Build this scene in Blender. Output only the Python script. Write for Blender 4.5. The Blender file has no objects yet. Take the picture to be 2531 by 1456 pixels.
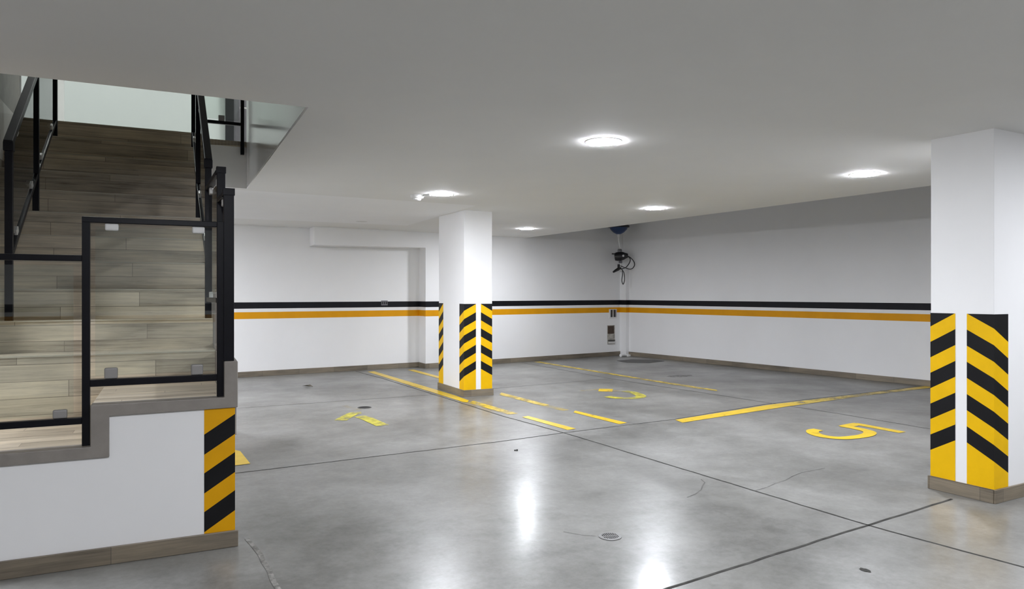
import bpy, bmesh, math, random
from mathutils import Vector, Matrix
random.seed(7)
SC = bpy.context.scene
COL = SC.collection
R = math.radians

# ------------------------------------------------------------------ materials
def newmat(name):
    m = bpy.data.materials.new(name); m.use_nodes = True
    nt = m.node_tree
    for n in list(nt.nodes): nt.nodes.remove(n)
    out = nt.nodes.new('ShaderNodeOutputMaterial')
    return m, nt, out

def nd(nt, typ, **kw):
    n = nt.nodes.new(typ)
    for k, v in kw.items():
        if k in n.inputs: n.inputs[k].default_value = v
        else: setattr(n, k, v)
    return n

def coords(nt, scale=(1, 1, 1), rot=(0, 0, 0), kind='Object'):
    tc = nd(nt, 'ShaderNodeTexCoord'); mp = nd(nt, 'ShaderNodeMapping')
    mp.inputs['Scale'].default_value = scale; mp.inputs['Rotation'].default_value = rot
    nt.links.new(tc.outputs[kind], mp.inputs['Vector'])
    return mp.outputs['Vector']

def mat_simple(name, col, rough=.5, metal=0., spec=.5, var=.06, nscale=6., bump=.0, bscale=80.):
    m, nt, out = newmat(name)
    b = nd(nt, 'ShaderNodeBsdfPrincipled')
    b.inputs['Roughness'].default_value = rough; b.inputs['Metallic'].default_value = metal
    b.inputs['Specular IOR Level'].default_value = spec
    v = coords(nt)
    n = nd(nt, 'ShaderNodeTexNoise', Scale=nscale, Detail=5., Roughness=.6)
    nt.links.new(v, n.inputs['Vector'])
    r = nd(nt, 'ShaderNodeValToRGB')
    r.color_ramp.elements[0].position = .3; r.color_ramp.elements[1].position = .7
    r.color_ramp.elements[0].color = (*[c * (1 - var) for c in col], 1)
    r.color_ramp.elements[1].color = (*[min(1, c * (1 + var)) for c in col], 1)
    nt.links.new(n.outputs['Fac'], r.inputs['Fac']); nt.links.new(r.outputs['Color'], b.inputs['Base Color'])
    if bump:
        n2 = nd(nt, 'ShaderNodeTexNoise', Scale=bscale, Detail=4.)
        nt.links.new(v, n2.inputs['Vector'])
        bp = nd(nt, 'ShaderNodeBump', Strength=bump, Distance=.002)
        nt.links.new(n2.outputs['Fac'], bp.inputs['Height']); nt.links.new(bp.outputs['Normal'], b.inputs['Normal'])
    nt.links.new(b.outputs['BSDF'], out.inputs['Surface'])
    return m

def mat_emit(name, col, s):
    m, nt, out = newmat(name)
    e = nd(nt, 'ShaderNodeEmission', Color=(*col, 1), Strength=s)
    nt.links.new(e.outputs['Emission'], out.inputs['Surface'])
    return m

def mat_glass(name, tint):
    m, nt, out = newmat(name)
    t = nd(nt, 'ShaderNodeBsdfTransparent', Color=(*tint, 1))
    g = nd(nt, 'ShaderNodeBsdfGlossy', Color=(1, 1, 1, 1), Roughness=.01)
    # same reflectance from either side of the pane
    mx = nd(nt, 'ShaderNodeMixShader')
    lw = nd(nt, 'ShaderNodeLayerWeight', Blend=.333)
    nt.links.new(lw.outputs['Fresnel'], mx.inputs['Fac'])
    nt.links.new(t.outputs['BSDF'], mx.inputs[1]); nt.links.new(g.outputs['BSDF'], mx.inputs[2])
    nt.links.new(mx.outputs['Shader'], out.inputs['Surface'])
    return m

def mat_concrete():
    m, nt, out = newmat('polished_concrete')
    b = nd(nt, 'ShaderNodeBsdfPrincipled')
    v = coords(nt)
    vs = coords(nt, (1., 1.25, 1), (0, 0, .5))
    n1 = nd(nt, 'ShaderNodeTexNoise', Scale=.9, Detail=8., Roughness=.58, Distortion=.15)
    n2 = nd(nt, 'ShaderNodeTexNoise', Scale=4.2, Detail=7., Roughness=.62, Distortion=.15)
    n3 = nd(nt, 'ShaderNodeTexNoise', Scale=26., Detail=6., Roughness=.7)
    nt.links.new(v, n1.inputs['Vector']); nt.links.new(vs, n2.inputs['Vector']); nt.links.new(v, n3.inputs['Vector'])
    a = nd(nt, 'ShaderNodeMath', operation='MULTIPLY_ADD'); a.inputs[1].default_value = .34
    nt.links.new(n2.outputs['Fac'], a.inputs[0]); nt.links.new(n1.outputs['Fac'], a.inputs[2])
    a2 = nd(nt, 'ShaderNodeMath', operation='MULTIPLY_ADD'); a2.inputs[1].default_value = .42
    nt.links.new(n3.outputs['Fac'], a2.inputs[0]); nt.links.new(a.outputs[0], a2.inputs[2])
    mr = nd(nt, 'ShaderNodeMapRange'); mr.inputs['From Min'].default_value = .66; mr.inputs['From Max'].default_value = 1.12
    nt.links.new(a2.outputs[0], mr.inputs['Value'])
    r = nd(nt, 'ShaderNodeValToRGB')
    r.color_ramp.elements[0].color = (.100, .099, .091, 1); r.color_ramp.elements[1].color = (.258, .257, .245, 1)
    e = r.color_ramp.elements.new(.5); e.color = (.176, .175, .164, 1)
    nt.links.new(mr.outputs['Result'], r.inputs['Fac'])
    # scattered dark scuffs
    n4 = nd(nt, 'ShaderNodeTexNoise', Scale=1.9, Detail=5., Roughness=.6, Distortion=.6)
    v4 = coords(nt, (1., 2.4, 1), (0, 0, -.4)); nt.links.new(v4, n4.inputs['Vector'])
    r4 = nd(nt, 'ShaderNodeValToRGB')
    r4.color_ramp.elements[0].position = .54; r4.color_ramp.elements[0].color = (1, 1, 1, 1)
    r4.color_ramp.elements[1].position = .80; r4.color_ramp.elements[1].color = (.80, .80, .80, 1)
    nt.links.new(n4.outputs['Fac'], r4.inputs['Fac'])
    mu = nd(nt, 'ShaderNodeMixRGB', blend_type='MULTIPLY'); mu.inputs['Fac'].default_value = .6
    nt.links.new(r.outputs['Color'], mu.inputs['Color1']); nt.links.new(r4.outputs['Color'], mu.inputs['Color2'])
    nt.links.new(mu.outputs['Color'], b.inputs['Base Color'])
    rr = nd(nt, 'ShaderNodeMapRange'); rr.inputs['From Min'].default_value = .3; rr.inputs['From Max'].default_value = .7
    rr.inputs['To Min'].default_value = .28; rr.inputs['To Max'].default_value = .42
    n5 = nd(nt, 'ShaderNodeTexNoise', Scale=1.6, Detail=3., Roughness=.5); nt.links.new(v, n5.inputs['Vector'])
    nt.links.new(n5.outputs['Fac'], rr.inputs['Value']); nt.links.new(rr.outputs['Result'], b.inputs['Roughness'])
    b.inputs['Specular IOR Level'].default_value = .42
    b.inputs['Coat Weight'].default_value = .19; b.inputs['Coat Roughness'].default_value = .18
    bp = nd(nt, 'ShaderNodeBump', Strength=.02, Distance=.001)
    nt.links.new(n2.outputs['Fac'], bp.inputs['Height']); nt.links.new(bp.outputs['Normal'], b.inputs['Normal'])
    nt.links.new(b.outputs['BSDF'], out.inputs['Surface'])
    return m

def mat_planks(name, dark, light, rough=.4, axis='steps', width=1.2, row=.1):
    """wood-look porcelain planks: length along local x, rows along y + z"""
    m, nt, out = newmat(name)
    b = nd(nt, 'ShaderNodeBsdfPrincipled')
    tc = nd(nt, 'ShaderNodeTexCoord')
    sp = nd(nt, 'ShaderNodeSeparateXYZ'); nt.links.new(tc.outputs['Object'], sp.inputs[0])
    ad = nd(nt, 'ShaderNodeMath', operation='ADD'); nt.links.new(sp.outputs['Y'], ad.inputs[0]); nt.links.new(sp.outputs['Z'], ad.inputs[1])
    ux = sp.outputs['X']; vv = ad.outputs[0]
    if axis == 'skirt':
        ax = nd(nt, 'ShaderNodeMath', operation='ADD'); nt.links.new(sp.outputs['X'], ax.inputs[0]); nt.links.new(sp.outputs['Y'], ax.inputs[1])
        ux = ax.outputs[0]; vv = sp.outputs['Z']
    fl = nd(nt, 'ShaderNodeMath', operation='DIVIDE'); fl.inputs[1].default_value = row; nt.links.new(vv, fl.inputs[0])
    f2 = nd(nt, 'ShaderNodeMath', operation='FLOOR'); nt.links.new(fl.outputs[0], f2.inputs[0])
    f3 = nd(nt, 'ShaderNodeMath', operation='MULTIPLY_ADD'); f3.inputs[1].default_value = .731; nt.links.new(f2.outputs[0], f3.inputs[0]); nt.links.new(ux, f3.inputs[2])
    cb = nd(nt, 'ShaderNodeCombineXYZ'); nt.links.new(f3.outputs[0], cb.inputs[0]); nt.links.new(vv, cb.inputs[1])
    br = nd(nt, 'ShaderNodeTexBrick', Scale=1., offset=0.)
    br.inputs['Color1'].default_value = (0, 0, 0, 1); br.inputs['Color2'].default_value = (1, 1, 1, 1); br.inputs['Mortar'].default_value = (.35, .35, .35, 1)
    br.inputs['Mortar Size'].default_value = .0016; br.inputs['Brick Width'].default_value = width; br.inputs['Row Height'].default_value = row
    nt.links.new(cb.outputs[0], br.inputs['Vector'])
    mp = nd(nt, 'ShaderNodeMapping'); mp.inputs['Scale'].default_value = (1.5, 42, 1)
    nt.links.new(cb.outputs[0], mp.inputs['Vector'])
    g = nd(nt, 'ShaderNodeTexNoise', Scale=1.3, Detail=9., Roughness=.74, Distortion=.5); nt.links.new(mp.outputs[0], g.inputs['Vector'])
    mp2 = nd(nt, 'ShaderNodeMapping'); mp2.inputs['Scale'].default_value = (1.1, 4.5, 1)
    nt.links.new(cb.outputs[0], mp2.inputs['Vector'])
    g2 = nd(nt, 'ShaderNodeTexNoise', Scale=1.6, Detail=4., Roughness=.55); nt.links.new(mp2.outputs[0], g2.inputs['Vector'])
    s1 = nd(nt, 'ShaderNodeMath', operation='MULTIPLY_ADD'); s1.inputs[1].default_value = .30
    sep = nd(nt, 'ShaderNodeSeparateColor'); nt.links.new(br.outputs['Color'], sep.inputs[0])
    nt.links.new(sep.outputs[0], s1.inputs[0]); nt.links.new(g.outputs['Fac'], s1.inputs[2])
    s2 = nd(nt, 'ShaderNodeMath', operation='MULTIPLY_ADD'); s2.inputs[1].default_value = .8
    nt.links.new(g2.outputs['Fac'], s2.inputs[0]); nt.links.new(s1.outputs[0], s2.inputs[2])
    mr = nd(nt, 'ShaderNodeMapRange'); mr.inputs['From Min'].default_value = .66; mr.inputs['From Max'].default_value = 1.36
    nt.links.new(s2.outputs[0], mr.inputs['Value'])
    r = nd(nt, 'ShaderNodeValToRGB')
    r.color_ramp.elements[0].color = (*dark, 1); r.color_ramp.elements[1].color = (*light, 1)
    e = r.color_ramp.elements.new(.45); e.color = (*[(a * .5 + c * .5) for a, c in zip(dark, light)], 1)
    nt.links.new(mr.outputs['Result'], r.inputs['Fac'])
    # warm / grey drift between planks
    hue = nd(nt, 'ShaderNodeMixRGB', blend_type='MULTIPLY'); hue.inputs['Color2'].default_value = (1., .92, .77, 1)
    nt.links.new(g2.outputs['Fac'], hue.inputs['Fac']); nt.links.new(r.outputs['Color'], hue.inputs['Color1'])
    mm = nd(nt, 'ShaderNodeMixRGB', blend_type='MIX'); mm.inputs['Color2'].default_value = (*[c * 1.3 for c in dark], 1)
    nt.links.new(br.outputs['Fac'], mm.inputs['Fac']); nt.links.new(hue.outputs['Color'], mm.inputs['Color1'])
    nt.links.new(mm.outputs['Color'], b.inputs['Base Color'])
    b.inputs['Roughness'].default_value = rough
    bp = nd(nt, 'ShaderNodeBump', Strength=.15, Distance=.002)
    nt.links.new(g.outputs['Fac'], bp.inputs['Height']); nt.links.new(bp.outputs['Normal'], b.inputs['Normal'])
    nt.links.new(b.outputs['BSDF'], out.inputs['Surface'])
    return m

def mat_paint(name, col, wear=.5, soft=.12, rough=.32):
    """floor paint worn through to the concrete in patches"""
    m, nt, out = newmat(name)
    b = nd(nt, 'ShaderNodeBsdfPrincipled'); b.inputs['Roughness'].default_value = rough
    t = nd(nt, 'ShaderNodeBsdfTransparent')
    v = coords(nt)
    n = nd(nt, 'ShaderNodeTexNoise', Scale=5.5, Detail=8., Roughness=.7, Distortion=.4); nt.links.new(v, n.inputs['Vector'])
    r = nd(nt, 'ShaderNodeMapRange'); r.inputs['From Min'].default_value = wear - soft; r.inputs['From Max'].default_value = wear + soft
    nt.links.new(n.outputs['Fac'], r.inputs['Value'])
    n2 = nd(nt, 'ShaderNodeTexNoise', Scale=9., Detail=4.); nt.links.new(v, n2.inputs['Vector'])
    rc = nd(nt, 'ShaderNodeValToRGB')
    rc.color_ramp.elements[0].position = .35; rc.color_ramp.elements[1].position = .65
    rc.color_ramp.elements[0].color = (*[c * .86 for c in col], 1); rc.color_ramp.elements[1].color = (*col, 1)
    nt.links.new(n2.outputs['Fac'], rc.inputs['Fac']); nt.links.new(rc.outputs['Color'], b.inputs['Base Color'])
    mx = nd(nt, 'ShaderNodeMixShader')
    nt.links.new(r.outputs['Result'], mx.inputs['Fac']); nt.links.new(t.outputs['BSDF'], mx.inputs[1]); nt.links.new(b.outputs['BSDF'], mx.inputs[2])
    nt.links.new(mx.outputs['Shader'], out.inputs['Surface'])
    return m

def mat_stain(name, col, wear, soft, scale=3.):
    m = mat_paint(name, col, wear, soft, .3)
    return m

M = {}
M['plaster'] = mat_simple('white_plaster', (.86, .86, .86), .62, var=.015, nscale=1.5, bump=.05, bscale=120)
M['ceiling'] = mat_simple('painted_ceiling', (.80, .795, .775), .75, var=.015, nscale=1.2, bump=.05, bscale=90)
M['mint'] = mat_simple('pale_mint_wall', (.72, .765, .75), .5, var=.02, nscale=1.)
M['black_band'] = mat_simple('black_wall_paint', (.007, .007, .010), .5, var=.2, spec=.2)
M['orange_band'] = mat_simple('orange_wall_paint', (.74, .33, .003), .5, spec=.2, var=.06, nscale=3)
M['gloss'] = mat_simple('glossy_white_wall', (.84, .84, .84), .16, spec=.6, var=.015, nscale=1.5)
M['concrete'] = mat_concrete()
M['planks'] = mat_planks('wood_look_step_tiles', (.17, .143, .11), (.78, .715, .605), .34)
M['skirt'] = mat_planks('wood_look_skirting_tiles', (.075, .065, .052), (.29, .255, .205), .42, axis='skirt', width=.62, row=.5)
M['stone'] = mat_simple('grey_stone_trim', (.25, .228, .205), .5, var=.12, nscale=9, bump=.12, bscale=60)
M['trim'] = mat_simple('step_highlight_trim', (.52, .48, .39), .3, var=.1)
M['metal'] = mat_simple('black_painted_steel', (.004, .004, .007), .38, spec=.2, var=.25, nscale=9)
M['clip'] = mat_simple('brushed_steel_clip', (.62, .61, .59), .3, metal=.35, var=.05)
M['clip_grey'] = mat_simple('grey_glass_clip', (.30, .29, .28), .4, metal=.2, var=.05)
M['glass'] = mat_glass('clear_railing_glass', (.93, .955, .94))
M['yellow'] = mat_simple('yellow_hazard_paint', (.82, .48, .002), .5, spec=.2, var=.06, nscale=5)
M['amber'] = mat_simple('amber_hazard_paint', (.76, .37, .002), .5, spec=.2, var=.05, nscale=5)
M['black'] = mat_simple('black_hazard_paint', (.008, .008, .009), .5, spec=.2, var=.2)
M['line'] = mat_paint('yellow_line_paint', (.70, .47, .006), .30, .10)
M['line_worn'] = mat_paint('worn_yellow_line_paint', (.66, .47, .03), .44, .14)
M['line_faint'] = mat_paint('faint_yellow_line_paint', (.62, .46, .06), .54, .2)
M['digit'] = mat_paint('yellow_digit_paint', (.70, .47, .006), .30, .12)
M['digit_worn'] = mat_paint('worn_yellow_digit_paint', (.56, .50, .035), .44, .16)
M['digit_faint'] = mat_paint('faint_digit_paint', (.55, .43, .16), .60, .2)
M['joint'] = mat_simple('dark_floor_joint', (.055, .054, .05), .95, spec=.05, var=.4, nscale=14)
M['grout'] = mat_simple('rough_grey_grout', (.20, .195, .18), .9, spec=.1, var=.5, nscale=30)
M['crack'] = mat_paint('hairline_crack', (.10, .097, .09), .46, .2, .8)
M['iron'] = mat_simple('dull_iron', (.075, .073, .07), .6, var=.25, nscale=12)
M['drain_metal'] = mat_simple('brushed_drain_metal', (.20, .20, .195), .5, metal=.2, spec=.3, var=.1)
M['dark'] = mat_simple('dark_hole', (.008, .008, .008), .8)
M['lamp_on'] = mat_emit('lit_lamp_diffuser', (.905, .93, 1.), 116.)
M['lamp_up_added'] = mat_emit('added_upstairs_diffuser', (.95, 1., .98), 26.)
M['lamp_off'] = mat_simple('unlit_lamp_diffuser', (.62, .62, .6), .4)
M['plastic'] = mat_simple('white_plastic', (.78, .78, .77), .35, var=.03)
M['grey_plastic'] = mat_simple('grey_plastic', (.16, .155, .17), .4, var=.08)
M['dark_plastic'] = mat_simple('dark_plastic', (.016, .015, .016), .4, var=.2)
M['blue'] = mat_simple('blue_plastic', (.012, .04, .13), .35, var=.15)
M['brown'] = mat_simple('brown_raw_mortar', (.075, .05, .037), .9, var=.35, nscale=14, bump=.4, bscale=40)
M['mortar'] = mat_simple('pale_mortar', (.42, .40, .36), .9, var=.4, nscale=22, bump=.4, bscale=40)
M['leaf'] = mat_simple('dry_leaf', (.10, .085, .06), .7, var=.3)
M['paper'] = mat_simple('white_scrap', (.7, .7, .68), .6, var=.1)
M['door'] = mat_simple('dark_door', (.02, .021, .024), .4, var=.15)
M['stain'] = mat_paint('dark_floor_stain', (.13, .127, .12), .46, .2, .3)

# ------------------------------------------------------------------ mesh helpers
class MB:
    def __init__(self): self.v = []; self.f = []; self.m = []
    def poly(self, pts, mi=0):
        i = len(self.v); self.v += [Vector(p) for p in pts]; self.f.append(list(range(i, i + len(pts)))); self.m.append(mi)
    def prism(self, pts, vec, mi=0):
        """closed prism: planar polygon pts swept by vec"""
        n = len(pts); vec = Vector(vec); i = len(self.v)
        P = [Vector(p) for p in pts]
        nrm = Vector((0, 0, 0))
        for a in range(n):
            p, q = P[a], P[(a + 1) % n]
            nrm += p.cross(q)
        if nrm.dot(vec) > 0: P.reverse()
        self.v += P + [p + vec for p in P]
        self.f.append([i + k for k in range(n)]); self.m.append(mi)
        self.f.append([i + n + k for k in reversed(range(n))]); self.m.append(mi)
        for k in range(n):
            k2 = (k + 1) % n
            self.f.append([i + k2, i + k, i + n + k, i + n + k2]); self.m.append(mi)
        return self
    def box(self, x0, x1, y0, y1, z0, z1, mi=0):
        return self.prism([(x0, y0, z0), (x1, y0, z0), (x1, y1, z0), (x0, y1, z0)], (0, 0, z1 - z0), mi)
    def bar(self, a, b, w, h, upv=(0, 0, 1), mi=0):
        a, b = Vector(a), Vector(b); d = (b - a).normalized(); s = d.cross(Vector(upv)).normalized(); u = s.cross(d).normalized()
        q = [a + s * (w / 2 * i) + u * (h / 2 * j) for i, j in ((-1, -1), (1, -1), (1, 1), (-1, 1))]
        return self.prism(q, b - a, mi)
    def tube(self, pts, r, n=8, mi=0, cap=True):
        P = [Vector(p) for p in pts]; rings = []
        prev = None
        for k, p in enumerate(P):
            d = ((P[min(k + 1, len(P) - 1)] - P[max(k - 1, 0)])).normalized()
            if prev is None:
                u = d.orthogonal().normalized()
            else:
                u = (prev - d * prev.dot(d)).normalized()
            prev = u; w = d.cross(u); i = len(self.v)
            rr = r[k] if isinstance(r, (list, tuple)) else r
            self.v += [p + (u * math.cos(2 * math.pi * j / n) + w * math.sin(2 * math.pi * j / n)) * rr for j in range(n)]
            rings.append(i)
        for a, b in zip(rings, rings[1:]):
            for j in range(n):
                j2 = (j + 1) % n
                self.f.append([a + j, a + j2, b + j2, b + j]); self.m.append(mi)
        if cap:
            self.f.append([rings[0] + j for j in reversed(range(n))]); self.m.append(mi)
            self.f.append([rings[-1] + j for j in range(n)]); self.m.append(mi)
        return self
    def lathe(self, prof, c, axis=(0, 0, 1), n=32, mi=0):
        """prof: list of (radius, height along axis)"""
        ax = Vector(axis).normalized(); u = ax.orthogonal().normalized(); w = ax.cross(u); c = Vector(c); rings = []
        for r, h in prof:
            i = len(self.v); r = max(r, 1e-5)
            self.v += [c + ax * h + (u * math.cos(2 * math.pi * j / n) + w * math.sin(2 * math.pi * j / n)) * r for j in range(n)]
            rings.append(i)
        for a, b in zip(rings, rings[1:]):
            for j in range(n):
                j2 = (j + 1) % n
                self.f.append([a + j, a + j2, b + j2, b + j]); self.m.append(mi)
        self.f.append([rings[0] + j for j in reversed(range(n))]); self.m.append(mi)
        self.f.append([rings[-1] + j for j in range(n)]); self.m.append(mi)
        return self
    def build(self, name, mats, parent=None, frame=None, smooth=False, bevel=0., fix=True, keep=False):
        V = self.v if frame is None or keep else [frame @ v for v in self.v]
        if not isinstance(mats, (list, tuple)): mats = [mats]
        if parent is not None:
            inv = WORLD[parent.name].inverted(); loc = None
            V = [inv @ v for v in V]
        else:
            if keep: V = [Vector(v) for v in self.v]
            xs = [v.x for v in V]; ys = [v.y for v in V]; zs = [v.z for v in V]
            loc = Vector(((min(xs) + max(xs)) / 2, (min(ys) + max(ys)) / 2, min(zs)))
            V = [v - loc for v in V]
            base = frame @ Matrix.Translation(loc) if keep else Matrix.Translation(loc)
        me = bpy.data.meshes.new(name); me.from_pydata([tuple(v) for v in V], [], self.f)
        for mt in mats: me.materials.append(mt)
        for p, mi in zip(me.polygons, self.m): p.material_index = mi
        bm = bmesh.new(); bm.from_mesh(me)
        bmesh.ops.remove_doubles(bm, verts=bm.verts, dist=1e-6)
        if fix: bmesh.ops.recalc_face_normals(bm, faces=bm.faces)
        bm.to_mesh(me); bm.free()
        if smooth:
            for p in me.polygons: p.use_smooth = True
            try: me.set_sharp_from_angle(angle=R(40))
            except Exception: pass
        o = bpy.data.objects.new(name, me); COL.objects.link(o)
        if parent is not None:
            o.parent = parent; WORLD[o.name] = WORLD[parent.name].copy()
        else:
            o.location = base.to_translation(); o.rotation_euler = base.to_euler(); WORLD[o.name] = base
        if bevel:
            md = o.modifiers.new('edge_bevel', 'BEVEL'); md.width = bevel; md.segments = 2; md.limit_method = 'ANGLE'
        return o
WORLD = {}

def tag(o, label, cat, group=None):
    o['label'] = label; o['category'] = cat
    if group: o['group'] = group
    return o
def thing(name, label, cat, loc, rz=0., group=None):
    o = bpy.data.objects.new(name, None); COL.objects.link(o); o.empty_display_size = .1
    o.location = loc; o.rotation_euler = (0, 0, rz)
    WORLD[o.name] = Matrix.Translation(Vector(loc)) @ Matrix.Rotation(rz, 4, 'Z')
    return tag(o, label, cat, group)
def struct(o): o['kind'] = 'structure'; return o
def copy_tree(o, parent=None):
    c = o.copy(); COL.objects.link(c); WORLD[c.name] = Matrix.Identity(4)
    if parent is not None: c.parent = parent
    for ch in list(o.children): copy_tree(ch, c)
    return c

def clip(poly, f):
    out = []
    for k in range(len(poly)):
        a, b = poly[k], poly[(k + 1) % len(poly)]; fa, fb = f(a), f(b)
        if fa >= 0: out.append(a)
        if (fa >= 0) != (fb >= 0):
            t = fa / (fa - fb); out.append((a[0] + (b[0] - a[0]) * t, a[1] + (b[1] - a[1]) * t))
    return out
def hazard(mb, to3, u0, u1, z0, z1, lines, breaks=()):
    """diagonal bands over the strip u0..u1, z0..z1.  lines: (z at u0, z at u1) from the top down, band colours
    alternate starting with index first; to3(u, z) gives the point on the surface; breaks: corner positions."""
    L = [(z1 + 9, z1 + 9)] + lines + [(z0 - 9, z0 - 9)]
    us = [u0, *breaks, u1]
    for ua, ub in zip(us, us[1:]):
        for k in range(len(L) - 1):
            (ta, tb), (ba, bb) = L[k], L[k + 1]
            ev = lambda p, q, u: p + (q - p) * (u - u0) / (u1 - u0)
            po = [(ua, z0), (ub, z0), (ub, z1), (ua, z1)]
            po = clip(po, lambda p: ev(ta, tb, p[0]) - p[1])
            if len(po) > 2: po = clip(po, lambda p: p[1] - ev(ba, bb, p[0]))
            if len(po) > 2: mb.poly([to3(u, z) for u, z in po], k % 2)

# ------------------------------------------------------------------ room shell
def zc(y): return 2.493 + .0045 * y          # the slab soffit is a touch out of level
BZ = .092                                     # skirting height
BAND = [(0., .975, 0), (.975, 1.09, 2), (1.09, 1.148, 0), (1.148, 1.255, 1), (1.255, None, 0)]
WALLM = [M['plaster'], M['black_band'], M['orange_band']]
K = Vector((10.043, 13.037, 0))               # far corner of the two striped walls
BD = Vector((.99373, .11186, 0)); BN = Vector((.11186, -.99373, 0))       # along the far wall, out of it
RD = Vector((.09835, -.99515, 0)); RN = Vector((-.99515, -.09835, 0))     # along the right wall, out of it
def bwall(s, z, out=0.): return K + BD * s + BN * out + Vector((0, 0, z))
def rwall(s, z, out=0.): return K + RD * s + RN * out + Vector((0, 0, z))

# floor
f = MB(); f.box(-4.2, 12.2, -3.2, 14.2, -.25, 0)
floor = struct(f.build('floor', M['concrete']))

def strip(mb, pts, w, z=.0018, jitter=0.):
    pts = [Vector((*p, z)) for p in pts]
    if jitter:
        q = []
        for a, b in zip(pts, pts[1:]):
            n = max(1, int((b - a).length / .12))
            for k in range(n):
                q.append(a.lerp(b, k / n) + Vector((random.uniform(-1, 1) * jitter, random.uniform(-1, 1) * jitter, 0)))
        q.append(pts[-1]); pts = q
    L, Rr = [], []
    for k, p in enumerate(pts):
        d0 = (pts[k] - pts[max(k - 1, 0)]); d1 = (pts[min(k + 1, len(pts) - 1)] - pts[k])
        d0 = d0.normalized() if d0.length > 0 else d1.normalized(); d1 = d1.normalized() if d1.length > 0 else d0
        d = (d0 + d1).normalized(); nn = Vector((-d.y, d.x, 0)); c = max(.5, d.dot(d1))
        ww = (w[k] if isinstance(w, (list, tuple)) else w) / 2 / c
        L.append(p + nn * ww); Rr.append(p - nn * ww)
    for k in range(len(pts) - 1):
        mb.poly([Rr[k], Rr[k + 1], L[k + 1], L[k]])
def floorpart(name, mat, label=None, build=None):
    mb = MB(); build(mb); o = mb.build(name, mat, floor, fix=False)
    if label: o['label'] = label
    return o
J = [[(3.70, 12.6), (3.783, 11.314), (3.826, 7.122), (3.903, 6.031), (3.955, 2.739), (4.06, 1.8), (4.1, -2.9)],
     [(.0, 5.87), (.795, 5.901), (3.203, 5.964), (3.903, 6.031), (5.4, 6.083), (7.154, 6.36), (9.378, 6.41), (10.6, 6.48)],
     [(.62, 9.24), (1.243, 9.232), (3.7, 9.176), (4.8, 9.342), (7.05, 9.50)],
     [(.67, 2.50), (2.273, 2.608), (3.955, 2.739), (4.963, 2.813)],
     [(7.128, 12.6), (7.101, 11.084), (7.062, 9.663), (7.108, 8.62), (7.217, 7.295), (7.294, 6.116), (7.333, 5.427), (7.336, 4.428), (7.34, -2.9)]]
W = [.014, .012, .010, .017, .011]
for p, w in zip(J, W): floorpart('expansion_joint', M['joint'], None, lambda mb, p=p, w=w: strip(mb, p, w, .0018, .0035))
floorpart('grout_seam', M['grout'], 'rough grey grout seam beside the stair base', lambda mb: strip(mb, [(.628, 4.30), (.635, 4.19), (.648, 4.0), (.656, 3.49), (.69, 2.5), (.72, 1.5)], .026, .0018, .006))
floorpart('hairline_crack', M['crack'], None, lambda mb: strip(mb, [(3.95, 3.60), (4.10, 3.635), (4.369, 3.70), (4.67, 3.792), (4.95, 3.80)], .007, .0018, .008))
floorpart('hairline_crack', M['crack'], None, lambda mb: strip(mb, [(3.40, 3.70), (3.52, 3.75), (3.62, 3.81), (3.72, 3.87), (3.79, 3.93), (3.83, 4.02)], .009, .0018, .01))
floorpart('hairline_crack', M['crack'], None, lambda mb: strip(mb, [(2.28, 3.52), (2.34, 3.43), (2.40, 3.37)], .008, .0018, .006))

def smooth_path(P, n=6):
    P = [Vector(p) for p in P]; out = []
    for k in range(len(P) - 1):
        p0, p1, p2, p3 = P[max(k - 1, 0)], P[k], P[k + 1], P[min(k + 2, len(P) - 1)]
        for i in range(n):
            u = i / n
            out.append(.5 * ((2 * p1) + (p2 - p0) * u + (2 * p0 - 5 * p1 + 4 * p2 - p3) * u * u + (3 * p1 - p0 - 3 * p2 + p3) * u ** 3))
    out.append(P[-1]); return out

# painted floor markings
def quadpart(name, mat, pts, label=None):
    return floorpart(name, mat, label, lambda mb: mb.poly([(*p, .0028) for p in pts]))
quadpart('parking_line', M['line'], [(3.865, 12.42), (3.86, 10.46), (3.868, 8.37), (3.90, 8.30), (3.99, 8.45), (4.02, 9.0), (4.01, 10.6), (3.99, 12.45)], 'solid yellow line left of the middle column')
quadpart('parking_line', M['line'], [(4.60, 12.35), (4.585, 9.75), (4.70, 9.75), (4.72, 12.36)], 'yellow line running behind the middle column')
quadpart('parking_line', M['line_worn'], [(4.585, 8.72), (4.60, 7.57), (4.715, 7.6), (4.71, 8.9)], 'worn yellow dash right of the middle column')
quadpart('parking_line', M['line'], [(4.665, 7.0), (4.679, 6.14), (4.80, 6.16), (4.755, 7.1)], 'bright yellow dash at the joint crossing, right one')
quadpart('parking_line', M['line_faint'], [(4.60, 7.55), (4.62, 7.15), (4.72, 7.18), (4.71, 7.55)])
quadpart('parking_line', M['line_worn'], [(3.90, 8.28), (3.93, 7.25), (4.06, 7.25), (4.03, 8.40)], 'faded yellow dash in front of the middle column')
quadpart('parking_line', M['line'], [(3.98, 7.02), (4.015, 6.13), (4.13, 6.15), (4.075, 7.05)], 'bright yellow dash at the joint crossing, left one')
quadpart('parking_line', M['line_worn'], [(7.42, 12.6), (7.42, 10.1), (7.44, 8.0), (7.50, 7.55), (7.60, 7.65), (7.54, 9.1), (7.55, 12.6)], 'faded yellow line running to the far wall')
quadpart('parking_line', M['line'], [(5.33, 5.88), (7.26, 6.10), (7.55, 6.12), (7.45, 6.31), (7.154, 6.30), (5.383, 6.05)], 'long yellow line pointing at the right wall')
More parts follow.
